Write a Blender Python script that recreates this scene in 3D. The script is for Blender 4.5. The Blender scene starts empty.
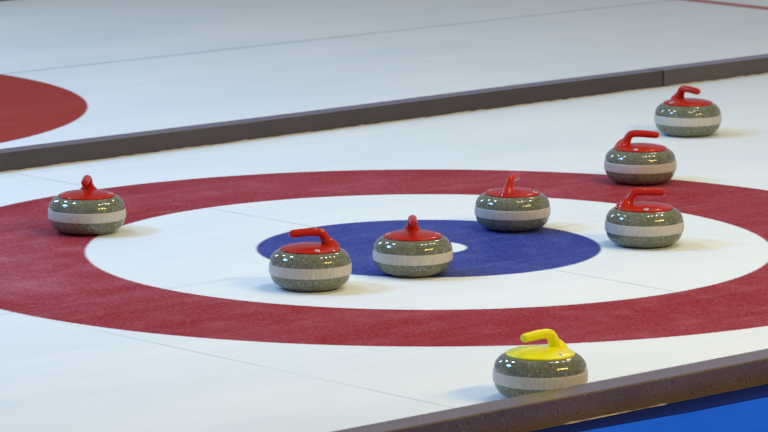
import bpy, bmesh, math, random
from mathutils import Vector, Matrix, noise
S = bpy.context.scene
COL = S.collection
random.seed(5)

# ------------------------------------------------------------------ camera
cd = bpy.data.cameras.new('camera'); cam = bpy.data.objects.new('camera', cd); COL.objects.link(cam)
cd.sensor_fit = 'HORIZONTAL'; cd.sensor_width = 36.0; cd.lens = 4325.794 / 768 * 36.0
cd.clip_start = .5; cd.clip_end = 200
R_ = Vector((.67620093, .73671572, -.00150066)); U_ = Vector((-.11706302, .10945794, .98707406)); D_ = Vector((-.72735723, .66728473, -.16025773))
M = Matrix((R_, U_, -D_)).transposed().to_4x4(); M.translation = Vector((10.98939, -10.29582, 2.55769))
cam.matrix_world = M
cd.dof.use_dof = True; cd.dof.focus_distance = 14.2; cd.dof.aperture_fstop = 9.0
S.camera = cam

# ------------------------------------------------------------------ world, lamps, exposure
S.view_settings.view_transform = 'Standard'; S.view_settings.look = 'None'
S.view_settings.gamma = 1; S.view_settings.exposure = -.06; S.view_settings.use_curve_mapping = False
w = bpy.data.worlds.new('hall_light'); S.world = w; w.use_nodes = True
nt = w.node_tree; bg = nt.nodes['Background']
tc = nt.nodes.new('ShaderNodeTexCoord'); sp = nt.nodes.new('ShaderNodeSeparateXYZ'); rp = nt.nodes.new('ShaderNodeValToRGB')
nt.links.new(tc.outputs['Generated'], sp.inputs[0]); nt.links.new(sp.outputs['Z'], rp.inputs[0]); nt.links.new(rp.outputs[0], bg.inputs[0])
cr = rp.color_ramp; cr.elements[0].position = 0.0; cr.elements[0].color = (.42, .44, .66, 1)
cr.elements[1].position = 1.0; cr.elements[1].color = (.36, .36, .29, 1)
e = cr.elements.new(.22); e.color = (.38, .40, .58, 1)
e = cr.elements.new(.45); e.color = (.27, .27, .23, 1)
bg.inputs[1].default_value = .90

RT = Vector((.676, .737, 0)); FW = Vector((-.737, .676, 0)); UP = Vector((0, 0, 1))
def lamp(name, r, f, u, h, size, sizey, power, col, centre=(.8, -.7, 0)):
    h *= .80; size *= .8; sizey *= .8; power *= .70
    d = (RT * r + FW * f + UP * u).normalized()
    p = Vector(centre) + d * (h / d.z)
    l = bpy.data.lights.new(name, 'AREA'); l.shape = 'RECTANGLE'; l.size = size; l.size_y = sizey
    l.energy = power; l.color = col
    o = bpy.data.objects.new(name, l); COL.objects.link(o); o.location = p
    o.rotation_euler = (Vector(centre) - p).to_track_quat('-Z', 'Y').to_euler()
    return o
COOL = (.22, .50, 1.0); WARM = (1.0, .72, .20)
lamp('window_lamp', -.80, .10, .62, 7.5, 2.6, 2.0, 700, COOL)
lamp('window_lamp', -.52, .55, .66, 7.5, .9, .7, 105, (.50, .74, 1))
lamp('window_lamp', -.48, .30, .83, 7.5, .9, .6, 90, (.50, .74, 1))
lamp('window_lamp', -.58, .72, .38, 5.0, .8, 2.2, 120, (.50, .74, 1))
for k in range(4):
    q = k - 1.5
    lamp('hall_lamp', .68 + .085 * q, -.42 + .085 * q, .58, 7.5, .75, .95, 175, WARM)
for k in range(4):
    q = k / 3
    lamp('ceiling_lamp', .25 + .25 * q, .08 + .31 * q, .97 - .195 * q, 6.5, .55, .30, 34, (1, .95, .80))
lamp('ceiling_lamp', .26, .77, .58, 6.5, 1.0, .4, 40, (1, .88, .7))

# ------------------------------------------------------------------ node helpers
class NT:
    def __init__(s, name):
        s.m = bpy.data.materials.new(name); s.m.use_nodes = True; s.t = s.m.node_tree
        s.b = s.t.nodes['Principled BSDF']
    def n(s, typ, **k):
        x = s.t.nodes.new(typ)
        for a, v in k.items(): setattr(x, a, v)
        return x
    def l(s, a, b): s.t.links.new(a, b)
    def put(s, sock, v):
        if isinstance(v, bpy.types.NodeSocket): s.l(v, sock)
        else: sock.default_value = v
    def math(s, op, a, b=None, c=None, clamp=False):
        x = s.n('ShaderNodeMath', operation=op, use_clamp=clamp); s.put(x.inputs[0], a)
        if b is not None: s.put(x.inputs[1], b)
        if c is not None: s.put(x.inputs[2], c)
        return x.outputs[0]
    def ramp(s, v, a, b, lo=0.0, hi=1.0, kind='LINEAR'):
        x = s.n('ShaderNodeMapRange', interpolation_type=kind); s.put(x.inputs[0], v)
        for i, q in enumerate((a, b, lo, hi)): x.inputs[i + 1].default_value = q
        return x.outputs[0]
    def mix(s, f, a, b):
        x = s.n('ShaderNodeMix', data_type='RGBA'); s.put(x.inputs[0], f)
        for i, q in ((6, a), (7, b)):
            if isinstance(q, tuple): q = (*q, 1) if len(q) == 3 else q
            s.put(x.inputs[i], q)
        return x.outputs[2]
    def noise(s, vec, scale, detail=2, rough=.5, dist=0):
        x = s.n('ShaderNodeTexNoise'); s.l(vec, x.inputs['Vector']); x.inputs['Scale'].default_value = scale
        x.inputs['Detail'].default_value = detail; x.inputs['Roughness'].default_value = rough; x.inputs['Distortion'].default_value = dist
        return x.outputs[0]
    def mapping(s, vec, scale=(1, 1, 1), loc=(0, 0, 0), rot=(0, 0, 0)):
        x = s.n('ShaderNodeMapping'); s.l(vec, x.inputs[0]); x.inputs['Scale'].default_value = scale
        x.inputs['Location'].default_value = loc; x.inputs['Rotation'].default_value = rot
        return x.outputs[0]
    def bump(s, h, strength, dist):
        x = s.n('ShaderNodeBump'); x.inputs['Strength'].default_value = strength; x.inputs['Distance'].default_value = dist
        s.l(h, x.inputs['Height']); s.l(x.outputs[0], s.b.inputs['Normal'])
    def geo(s): return s.n('ShaderNodeNewGeometry').outputs['Position']
    def obj(s): return s.n('ShaderNodeTexCoord').outputs['Object']
def setb(b, **k):
    for a, v in k.items(): b.inputs[a.replace('_', ' ')].default_value = v

RO, RI, RB, RC = 1.842, 1.210, .608, .134
SHEET = 4.847
# ------------------------------------------------------------------ ice with painted rings and lines
def ice_material():
    t = NT('ice'); P = t.geo()
    sx = t.n('ShaderNodeSeparateXYZ'); t.l(P, sx.inputs[0]); X, Y = sx.outputs[0], sx.outputs[1]
    def radius(x0, y0):
        a = t.math('SUBTRACT', X, x0); b = t.math('SUBTRACT', Y, y0)
        return t.math('SQRT', t.math('ADD', t.math('MULTIPLY', a, a), t.math('MULTIPLY', b, b)))
    wob = t.math('MULTIPLY', t.math('SUBTRACT', t.noise(P, 60, 2), .5), .010)
    def disc(r, R, soft=.006): return t.ramp(r, R - soft, R + soft, 1, 0)
    frost = t.noise(P, 75, 4, .75)
    fine = t.noise(P, 210, 3, .8)
    cloud = t.noise(t.mapping(P, (1, .35, 1)), 1.6, 4, .6)
    cloud2 = t.noise(P, 7, 4, .65)
    stre = t.noise(t.mapping(P, (14, .45, 1)), 1.0, 4, .6)          # marks left along the sheet by sweeping and scraping
    white = t.mix(t.ramp(cloud, .3, .7), (.76, .815, .86), (.86, .885, .90))
    white = t.mix(t.ramp(stre, .5, .75, 0, .25), white, (.68, .75, .83))
    frost_sheen = t.math('ADD', t.ramp(frost, .47, .68, 0, .28), t.ramp(fine, .56, .74, 0, .34))
    frost_sheen = t.math('ADD', frost_sheen, t.ramp(cloud2, .48, .72, 0, .14))
    frost_sheen = t.math('ADD', frost_sheen, t.ramp(cloud, .45, .62, 0, .08))
    frost_sheen = t.math('ADD', frost_sheen, t.ramp(stre, .5, .8, 0, .12))
    # window sheen over the house's left side, painted in as paler frost haze
    pr = radius(-.95, -1.55); frost_sheen = t.math('ADD', frost_sheen, t.math('MULTIPLY', t.ramp(pr, .1, 1.3, .17, 0, 'SMOOTHSTEP'), t.ramp(cloud2, .35, .65, .5, 1.3)))
    pr = radius(-.35, -1.55); frost_sheen = t.math('ADD', frost_sheen, t.math('MULTIPLY', t.ramp(pr, .02, .28, .12, 0, 'SMOOTHSTEP'), t.ramp(frost, .4, .6, .6, 1.3)))
    red = t.mix(frost_sheen, (.285, .011, .013), (.66, .27, .36))
    blue = t.mix(frost_sheen, (.030, .042, .25), (.24, .30, .68))
    col = white
    for x0 in (0, -SHEET):
        r0 = radius(x0, 0); r = t.math('ADD', r0, wob)
        # the farther house is painted in a slightly more orange red
        rd = red if x0 == 0 else t.mix(t.math('MULTIPLY', frost_sheen, .5), (.36, .028, .016), (.60, .22, .20))
        col = t.mix(disc(r, RO if x0 == 0 else RO - .014), col, rd); col = t.mix(disc(r, RI), col, white)
        col = t.mix(disc(r, RB), col, blue); col = t.mix(disc(r, RC), col, (.80, .85, .88))
    def line(v, c, half, strength, color, col, brk=True):
        d = t.math('ABSOLUTE', t.math('SUBTRACT', v, c))
        f = t.ramp(d, half * .6, half * 1.4, strength, 0)
        if brk: f = t.math('MULTIPLY', f, t.ramp(t.noise(P, 3.5, 3), .35, .6, .35, 1))
        return t.mix(f, col, color)
    near = t.math('GREATER_THAN', X, -SHEET / 2); far = t.math('SUBTRACT', 1.0, near)
    inring = disc(radius(0, 0), RB - .02)
    lc = (.25, .33, .36)
    c0 = col
    col = line(Y, 0, .0045, .60, lc, col); col = line(Y, -RO - .002, .0045, .42, lc, col)
    col = line(X, 0, .006, .40, (.42, .45, .56), col)
    inred = t.math('MULTIPLY', disc(radius(0, 0), RO), t.math('SUBTRACT', 1.0, disc(radius(0, 0), RI)))
    hide = t.math('MULTIPLY', t.math('MAXIMUM', inring, inred), .75)
    col = t.mix(hide, col, c0)
    colf = line(X, -SHEET, .011, .75, (.30, .36, .40), c0, False)
    col = t.mix(far, col, colf)
    for yy in (6.4,): col = line(Y, yy, .05, .9, (.50, .05, .045), col, False)
    t.put(t.b.inputs['Base Color'], col)
    t.put(t.b.inputs['Roughness'], t.ramp(cloud2, .3, .7, .30, .44))
    setb(t.b, IOR=1.31, Specular_IOR_Level=.012)
    peb = t.n('ShaderNodeTexVoronoi', feature='SMOOTH_F1'); t.l(P, peb.inputs['Vector']); peb.inputs['Scale'].default_value = 170
    t.bump(t.math('ADD', peb.outputs['Distance'], t.math('MULTIPLY', t.noise(P, 25, 3), 1.5)), .25, .0012)
    return t.m

def board_material(name, base, grain):
    t = NT(name); P = t.geo()
    n1 = t.noise(t.mapping(P, (1, .25, 1)), 14, 4, .6); n2 = t.noise(P, 120, 3, .7); n3 = t.noise(P, 85, 2, .5)
    c = t.mix(t.ramp(n1, .3, .7), tuple(v * .86 for v in base), tuple(v * 1.12 for v in base))
    c = t.mix(t.ramp(n3, .65, .70, 0, .75 * grain), c, tuple(v * .25 for v in base))
    c = t.mix(t.ramp(n2, .63, .70, 0, .6 * grain), c, (.55, .46, .34))
    t.put(t.b.inputs['Base Color'], c); setb(t.b, Roughness=.23, Specular_IOR_Level=.60)
    t.bump(n2, .10, .001)
    return t.m

def granite_material():
    t = NT('granite'); P = t.obj()
    v = t.n('ShaderNodeTexVoronoi'); t.l(P, v.inputs['Vector']); v.inputs['Scale'].default_value = 430
    vs = t.n('ShaderNodeSeparateColor'); t.l(v.outputs['Color'], vs.inputs[0])
    n = t.noise(P, 170, 3, .7); n2 = t.noise(P, 35, 2)
    c = t.mix(vs.outputs[0], (.050, .060, .040), (.35, .37, .265))
    c = t.mix(t.ramp(n, .35, .7), c, (.165, .185, .125))
    c = t.mix(t.math('GREATER_THAN', vs.outputs[1], .955), c, (.46, .45, .36))
    c = t.mix(t.ramp(n2, .45, .75, 0, .35), c, (.055, .065, .042))
    n4 = t.noise(P, 115, 3, .65)
    c = t.mix(t.ramp(n4, .42, .62, 0, .55), c, (.115, .088, .040))
    c = t.mix(t.ramp(t.noise(P, 210, 2, .6), .56, .66, 0, .65), c, (.020, .022, .014))
    t.put(t.b.inputs['Base Color'], c)
    setb(t.b, Roughness=.075, Specular_IOR_Level=.62)
    return t.m
def band_material():
    t = NT('striking_band'); P = t.obj()
    sx = t.n('ShaderNodeSeparateXYZ'); t.l(P, sx.inputs[0])
    a = t.math('ARCTAN2', sx.outputs[1], sx.outputs[0])
    cv = t.n('ShaderNodeCombineXYZ'); t.l(t.math('MULTIPLY', a, 1.0), cv.inputs[0]); t.l(t.math('MULTIPLY', sx.outputs[2], .6), cv.inputs[2])
    n = t.noise(cv.outputs[0], 42, 4, .7); n2 = t.noise(P, 260, 3, .8)
    c = t.mix(t.ramp(n, .3, .7), (.40, .37, .33), (.66, .63, .58))
    c = t.mix(t.ramp(n2, .5, .75, 0, .55), c, (.17, .165, .15))
    t.put(t.b.inputs['Base Color'], c); setb(t.b, Roughness=.62, Specular_IOR_Level=.35)
    t.bump(n2, .3, .0006)
    return t.m
def plain(name, col, rough=.3, coat=0, **k):
    t = NT(name); P = t.obj(); n = t.noise(P, 30, 3)
    t.put(t.b.inputs['Base Color'], t.mix(t.ramp(n, .3, .7), tuple(v * .98 for v in col), tuple(min(1, v * 1.02) for v in col)))
    setb(t.b, Roughness=rough, Coat_Weight=coat, Coat_Roughness=.07, **k)
    return t.m
def carpet_material():
    t = NT('blue_carpet'); P = t.geo(); n = t.noise(P, 380, 3, .8); n2 = t.noise(t.mapping(P, (1, .3, 1)), 9, 3)
    c = t.mix(t.ramp(n, .3, .7), (.008, .078, .54), (.028, .175, .88))
    c = t.mix(t.ramp(n2, .4, .7, 0, .3), c, (.004, .06, .48))
    t.put(t.b.inputs['Base Color'], c); setb(t.b, Roughness=.95, Specular_IOR_Level=0)
    t.bump(n, .8, .003)
    return t.m

M_ICE = ice_material()
M_FOAM = board_material('dark_board', (.052, .033, .025), .25)
M_FOAM2 = board_material('dark_board_lighter', (.088, .063, .050), .3)
M_FOAMN = board_material('speckled_board', (.130, .088, .060), 1.0)
M_GRAN = granite_material(); M_BAND = band_material()
M_RED = plain('red_plastic', (.47, .012, .002), .40, .40, Specular_IOR_Level=.1)
M_YEL = plain('yellow_plastic', (.90, .83, .0), .30, .15, Specular_IOR_Level=.2)
M_BADGE = plain('grey_badge', (.30, .33, .36), .25)
M_BADGEW = plain('white_badge', (.70, .74, .78), .25); M_DOT = plain('blue_lens', (.05, .12, .28), .12)
M_FROST = plain('frost', (.60, .56, .50), .7)
M_CUP = plain('running_edge', (.10, .10, .09), .6)
M_CARPET = carpet_material(); M_NAVY = plain('navy_shade', (.001, .010, .125), .9, 0, Specular_IOR_Level=.1)

# ------------------------------------------------------------------ mesh helpers
def link(name, bm, mat, parent=None, smooth=True):
    me = bpy.data.meshes.new(name); bmesh.ops.recalc_face_normals(bm, faces=bm.faces); bm.to_mesh(me); bm.free()
    for m in (mat if isinstance(mat, list) else [mat]): me.materials.append(m)
    if smooth:
        for p in me.polygons: p.use_smooth = True
    o = bpy.data.objects.new(name, me); COL.objects.link(o)
    if parent: o.parent = parent
    return o
def tag(o, label=None, cat=None, group=None, kind=None):
    if label: o['label'] = label
    if cat: o['category'] = cat
    if group: o['group'] = group
    if kind: o['kind'] = kind
def catmull(pts, n):
    out = []; P = [Vector(p) for p in pts]; P = [P[0] * 2 - P[1]] + P + [P[-1] * 2 - P[-2]]
    for i in range(1, len(P) - 2):
        for k in range(n):
            s = k / n; a, b, c, d = P[i - 1], P[i], P[i + 1], P[i + 2]
            out.append(.5 * ((2 * b) + (c - a) * s + (2 * a - 5 * b + 4 * c - d) * s * s + (3 * b - a - 3 * c + d) * s ** 3))
    out.append(P[-2]); return out
def lathe(profile, seg=96, close_top=False, close_bot=False):
    bm = bmesh.new(); rings = []
    for p in profile:
        r, z = p[0], p[1]
        if r < 1e-6: rings.append([bm.verts.new((0, 0, z))])
        else: rings.append([bm.verts.new((r * math.cos(2 * math.pi * i / seg), r * math.sin(2 * math.pi * i / seg), z)) for i in range(seg)])
    for a, b in zip(rings, rings[1:]):
        for i in range(seg):
            j = (i + 1) % seg
            q = [a[i % len(a)], a[j % len(a)], b[j % len(b)], b[i % len(b)]]
            q = list(dict.fromkeys(q))
            if len(q) > 2: bm.faces.new(q)
    return bm
def tube(path, seg=28, capend=True):
    """path: (x, z, half-thickness along the path plane, half-width sideways) in the handle's own plane"""
    bm = bmesh.new(); rings = []
    P = catmull([(a[0], a[1], a[2]) for a in path], 6); W = catmull([(a[3], 0, 0) for a in path], 6)
    for i, (p, wv) in enumerate(zip(P, W)):
        a = P[max(i - 1, 0)]; b = P[min(i + 1, len(P) - 1)]
        tx, tz = b.x - a.x, b.y - a.y; L = math.hypot(tx, tz); tx /= L; tz /= L
        nx, nz = -tz, tx
        rings.append([bm.verts.new((p.x + nx * p.z * math.cos(t), wv.x * math.sin(t), p.y + nz * p.z * math.cos(t)))
                      for t in [2 * math.pi * k / seg for k in range(seg)]])
    for a, b in zip(rings, rings[1:]):
        for k in range(seg): bm.faces.new((a[k], a[(k + 1) % seg], b[(k + 1) % seg], b[k]))
    bm.faces.new(rings[-1]); bm.faces.new(rings[0])
    return bm

# ------------------------------------------------------------------ the rink floor
def grid(x0, x1, y0, y1, z, th):
    bm = bmesh.new(); bmesh.ops.create_cube(bm, size=1)
    bmesh.ops.scale(bm, vec=(x1 - x0, y1 - y0, th), verts=bm.verts); bmesh.ops.translate(bm, vec=((x0 + x1) / 2, (y0 + y1) / 2, z - th / 2), verts=bm.verts)
    return bm
fl = link('floor', grid(-12.5, 8.0, -9, 14, 0, .08), M_ICE, smooth=False); tag(fl, 'white pebbled ice with red and blue painted target rings and thin lines', kind='structure')
cp = link('walkway_carpet', grid(2.4775, 6.5, -7, 7, .0042, .004), M_CARPET, smooth=False)
tag(cp, 'bright blue carpet walkway in the lower right corner, outside the nearest divider board', 'carpet')

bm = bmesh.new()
ED = [(2.478, -3.2, .075), (2.478, -2.2, .078), (2.478, -1.8, .092), (2.478, -1.4, .118), (2.478, 0, .135), (2.478, 3, .14)]  # navy strip that paints the near board's shadow darker along the carpet
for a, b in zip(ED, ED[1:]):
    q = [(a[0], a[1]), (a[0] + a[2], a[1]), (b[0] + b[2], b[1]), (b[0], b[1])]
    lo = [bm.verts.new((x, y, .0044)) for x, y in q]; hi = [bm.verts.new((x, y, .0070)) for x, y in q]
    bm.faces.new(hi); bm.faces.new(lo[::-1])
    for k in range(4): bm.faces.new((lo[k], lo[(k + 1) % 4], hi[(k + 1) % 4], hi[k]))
es = link('board_shade_strip', bm, M_NAVY, smooth=False); tag(es, 'dark navy strip deepening the shadow of the speckled board on the bright blue carpet', 'shade strip')

# ------------------------------------------------------------------ divider boards
def board(x0, x1, y0, y1, h, mat, label, group=None):
    bm = bmesh.new(); n = max(2, int((y1 - y0) / .25)); prof = [(x0, 0), (x0, h - .004), (x0 + .004, h), (x1 - .004, h), (x1, h - .004), (x1, 0)]
    rings = []
    for i in range(n + 1):
        y = y0 + (y1 - y0) * i / n; dx = .0012 * math.sin(y * 1.7); dz = .0010 * math.sin(y * 2.3 + 1)
        rings.append([bm.verts.new((x + dx, y, z + (dz if z > .01 else 0))) for x, z in prof])
    for a, b in zip(rings, rings[1:]):
        for k in range(len(prof)): bm.faces.new((a[k], a[(k + 1) % len(prof)], b[(k + 1) % len(prof)], b[k]))
    bm.faces.new(rings[0]); bm.faces.new(rings[-1])
    o = link('divider_board', bm, mat, smooth=False); tag(o, label, 'divider board', group)
    return o
XF, WF, HF = -2.4386, .1037, .0743
board(XF - WF, XF, -6.0, 3.732, HF, M_FOAM, 'long dark divider board crossing behind the rings, left of the joint', 'divider boards between the two sheets')
board(XF - WF, XF + .002, 3.739, 9.0, HF + .0008, M_FOAM2, 'short lighter brown divider board right of the joint, behind the farthest red stone', 'divider boards between the two sheets')
XN, WN, HN = 2.371, .1055, .0844
board(XN, XN + WN, -6.0, 6.0, HN, M_FOAMN, 'speckled brown divider board in the lower right corner, in front of the yellow stone')
board(XF - SHEET - WF, XF - SHEET + .012, -3, 11.5, HF, M_FOAM, 'dark divider board cut off by the top left corner, beyond the second sheet')

def frost(x, y0, y1, label, wid, hgt, seed, z0=.0003, step=.018):
    bm = bmesh.new(); n = int((y1 - y0) / step); prev = None
    for i in range(n + 1):
        y = y0 + i * step; gap = noise.noise((y * 2.2, seed, 9)) if z0 > .001 else 1; v = noise.noise((y * 5, seed, 0)) * .5 + noise.noise((y * 23, seed, 3)) * .5
        s = max(.06, .5 + 1.3 * v) if gap > .05 else .04; wv = wid * s; hv = hgt * s
        ring = [bm.verts.new(q) for q in ((x, y, z0), (x, y, z0 + hv), (x + wv * .4, y, z0 + hv * .8), (x + wv, y, z0))]
        if prev:
            for k in range(3): bm.faces.new((prev[k], prev[k + 1], ring[k + 1], ring[k]))
        prev = ring
    o = link('frost_ridge', bm, M_FROST); tag(o, label, 'frost', kind='stuff'); return o
frost(XF + .001, -5.5, 8.5, 'thin crust of tan frost along the foot of the board behind the rings', .016, .006, 2.0)
frost(XN + WN + .0016, -4, 5.5, 'thin broken crust of frost between the speckled board and the blue carpet', .009, .0040, 8.0, .0072)

# ------------------------------------------------------------------ curling stones
BODYLO = [(0, .006, 0), (.055, .006, 0), (.060, 0, 0), (.070, 0, 0)] + [tuple(v) for v in catmull([(.070, .0002, 0), (.095, .0042, 0), (.1165, .0150, 0), (.1300, .0310, 0), (.1362, .0510, 0)], 7)]
BODYHI = [tuple(v) for v in catmull([(.1364, .0860, 0), (.1345, .0990, 0), (.1290, .1110, 0), (.1200, .1215, 0), (.1070, .1290, 0), (.088, .1310, 0)], 7)]
BAND = [tuple(v) for v in catmull([(.1362, .0510, 0), (.1380, .0525, 0), (.1388, .0580, 0), (.1390, .0685, 0), (.1388, .0780, 0), (.1381, .0842, 0), (.1364, .0860, 0)], 4)]
CAPP = [(.092, .1290, 0), (.1000, .1295, 0), (.1012, .1310, 0), (.1012, .1335, 0)] + [tuple(v) for v in catmull([(.1000, .1355, 0), (.0930, .1385, 0), (.078, .1420, 0), (.052, .1462, 0), (.025, .1485, 0), (0, .1492, 0)], 6)]
HANDLE = [(.062, .133, .044, .040), (.062, .142, .0350, .0330), (.0600, .1500, .0250, .0250), (.0560, .157, .0190, .0203), (.0520, .165, .0160, .0180),
          (.0468, .1745, .0148, .0166), (.0400, .1835, .0142, .0158), (.0250, .1880, .0140, .0150), (.0050, .1890, .0139, .0146), (-.0200, .1885, .0138, .0144),
          (-.0450, .1872, .0134, .0140), (-.0600, .1862, .0131, .0135), (-.0680, .1860, .0112, .0116), (-.0715, .1858, .0080, .0083), (-.0730, .1858, .0035, .0036)]
def dome_z(r):
    pts = CAPP[4:]
    for a, b in zip(pts, pts[1:]):
        if b[0] <= r <= a[0]: return a[1] + (b[1] - a[1]) * (a[0] - r) / max(1e-9, a[0] - b[0])
    return pts[-1][1]
def badge_bm(rad, h=.0007, rings=((1, 0), (1, 1), (.8, 1.25), (0, 1.3))):
    return lathe([(rad * a, h * b) for a, b in rings], 24)
def place_badge(o, ang, r):
    z = dome_z(r); s = (dome_z(r - .006) - dome_z(r + .006)) / .012
    n = Vector((s * math.cos(ang), s * math.sin(ang), 1)).normalized()
    o.location = (r * math.cos(ang), r * math.sin(ang), z - .0004)
    o.rotation_euler = n.to_track_quat('Z', 'Y').to_euler()
def make_stone(mat, label):
    root = bpy.data.objects.new('curling_stone', None); COL.objects.link(root); root.empty_display_size = .1
    tag(root, label, 'curling stone', 'curling stones standing on the ice')
    body = lathe(BODYLO); hi = lathe(BODYHI)
    me = bpy.data.meshes.new('t'); hi.to_mesh(me); hi.free(); body.from_mesh(me); bpy.data.meshes.remove(me)
    link('granite_body', body, M_GRAN, root)
    b = link('striking_band', lathe(BAND), M_BAND, root); b['label'] = 'pale rough band around the middle of the stone'
    link('cap', lathe(CAPP), mat, root)
    link('handle', tube(HANDLE), mat, root)
    for a, r in ((90, .0085), (-90, .0085), (0, .0095)):
        g = link('badge', badge_bm(r), M_BADGEW, root); g['label'] = 'small pale round badge with a dark centre'; place_badge(g, math.radians(a), .0865)
        d = link('badge_centre', badge_bm(r * .5), M_DOT, g); d.location = (0, 0, .0007)
    return root
def copy_stone(src, mat=None):
    c = src.copy(); COL.objects.link(c)
    for ch in src.children:
        k = ch.copy(); COL.objects.link(k); k.parent = c
        if mat and ch.name.split('.')[0] in ('cap', 'handle'):
            k.data = ch.data.copy(); k.data.materials[0] = mat
        for g in ch.children:
            q = g.copy(); COL.objects.link(q); q.parent = k
    return c
# x, y, direction of the grip: angle from the picture's right, positive away from the camera; size
STONES = [
 (-1.087, -.671, -92, 1.012, 'red-handled stone farthest left, on the red ring, its grip seen end-on'),
 (.315, -.838, 197, .998, 'red-handled stone at the left edge of the blue circle, grip pointing left'),
 (.351, -.403, -88, .985, 'red-handled stone in the middle of the blue circle covering its white centre, grip seen end-on'),
 (-.091, .501, 72, .988, 'red-handled stone on the far edge of the blue circle, grip pointing away to the back'),
 (-.543, 1.631, -15, 1.006, 'red-handled stone on the far red ring, directly behind another stone, grip pointing right'),
 (.476, .600, 1, 1.008, 'red-handled stone on the white ring right of the blue circle, grip pointing right'),
 (-1.317, 2.714, -56, 1.006, 'farthest red-handled stone, outside the rings near the back divider board'),
 (2.143, -1.560, 221, 1.003, 'yellow-handled stone, the only yellow one, partly hidden by the near divider board'),
]
base_ang = math.atan2(RT.y, RT.x)
src = None
for i, (x, y, a, sc, lab) in enumerate(STONES):
    if src is None: o = src = make_stone(M_RED, lab)
    else: o = copy_stone(src, M_YEL if i == 7 else None)
    o['label'] = lab; o['group'] = 'red-handled curling stones' 
    if i == 7: del o['group']
    o.location = (x, y, 0); o.scale = (sc, sc, sc)
    # the grip runs along the stone's own -X
    o.rotation_euler = (0, 0, base_ang + math.radians(a) + math.pi)
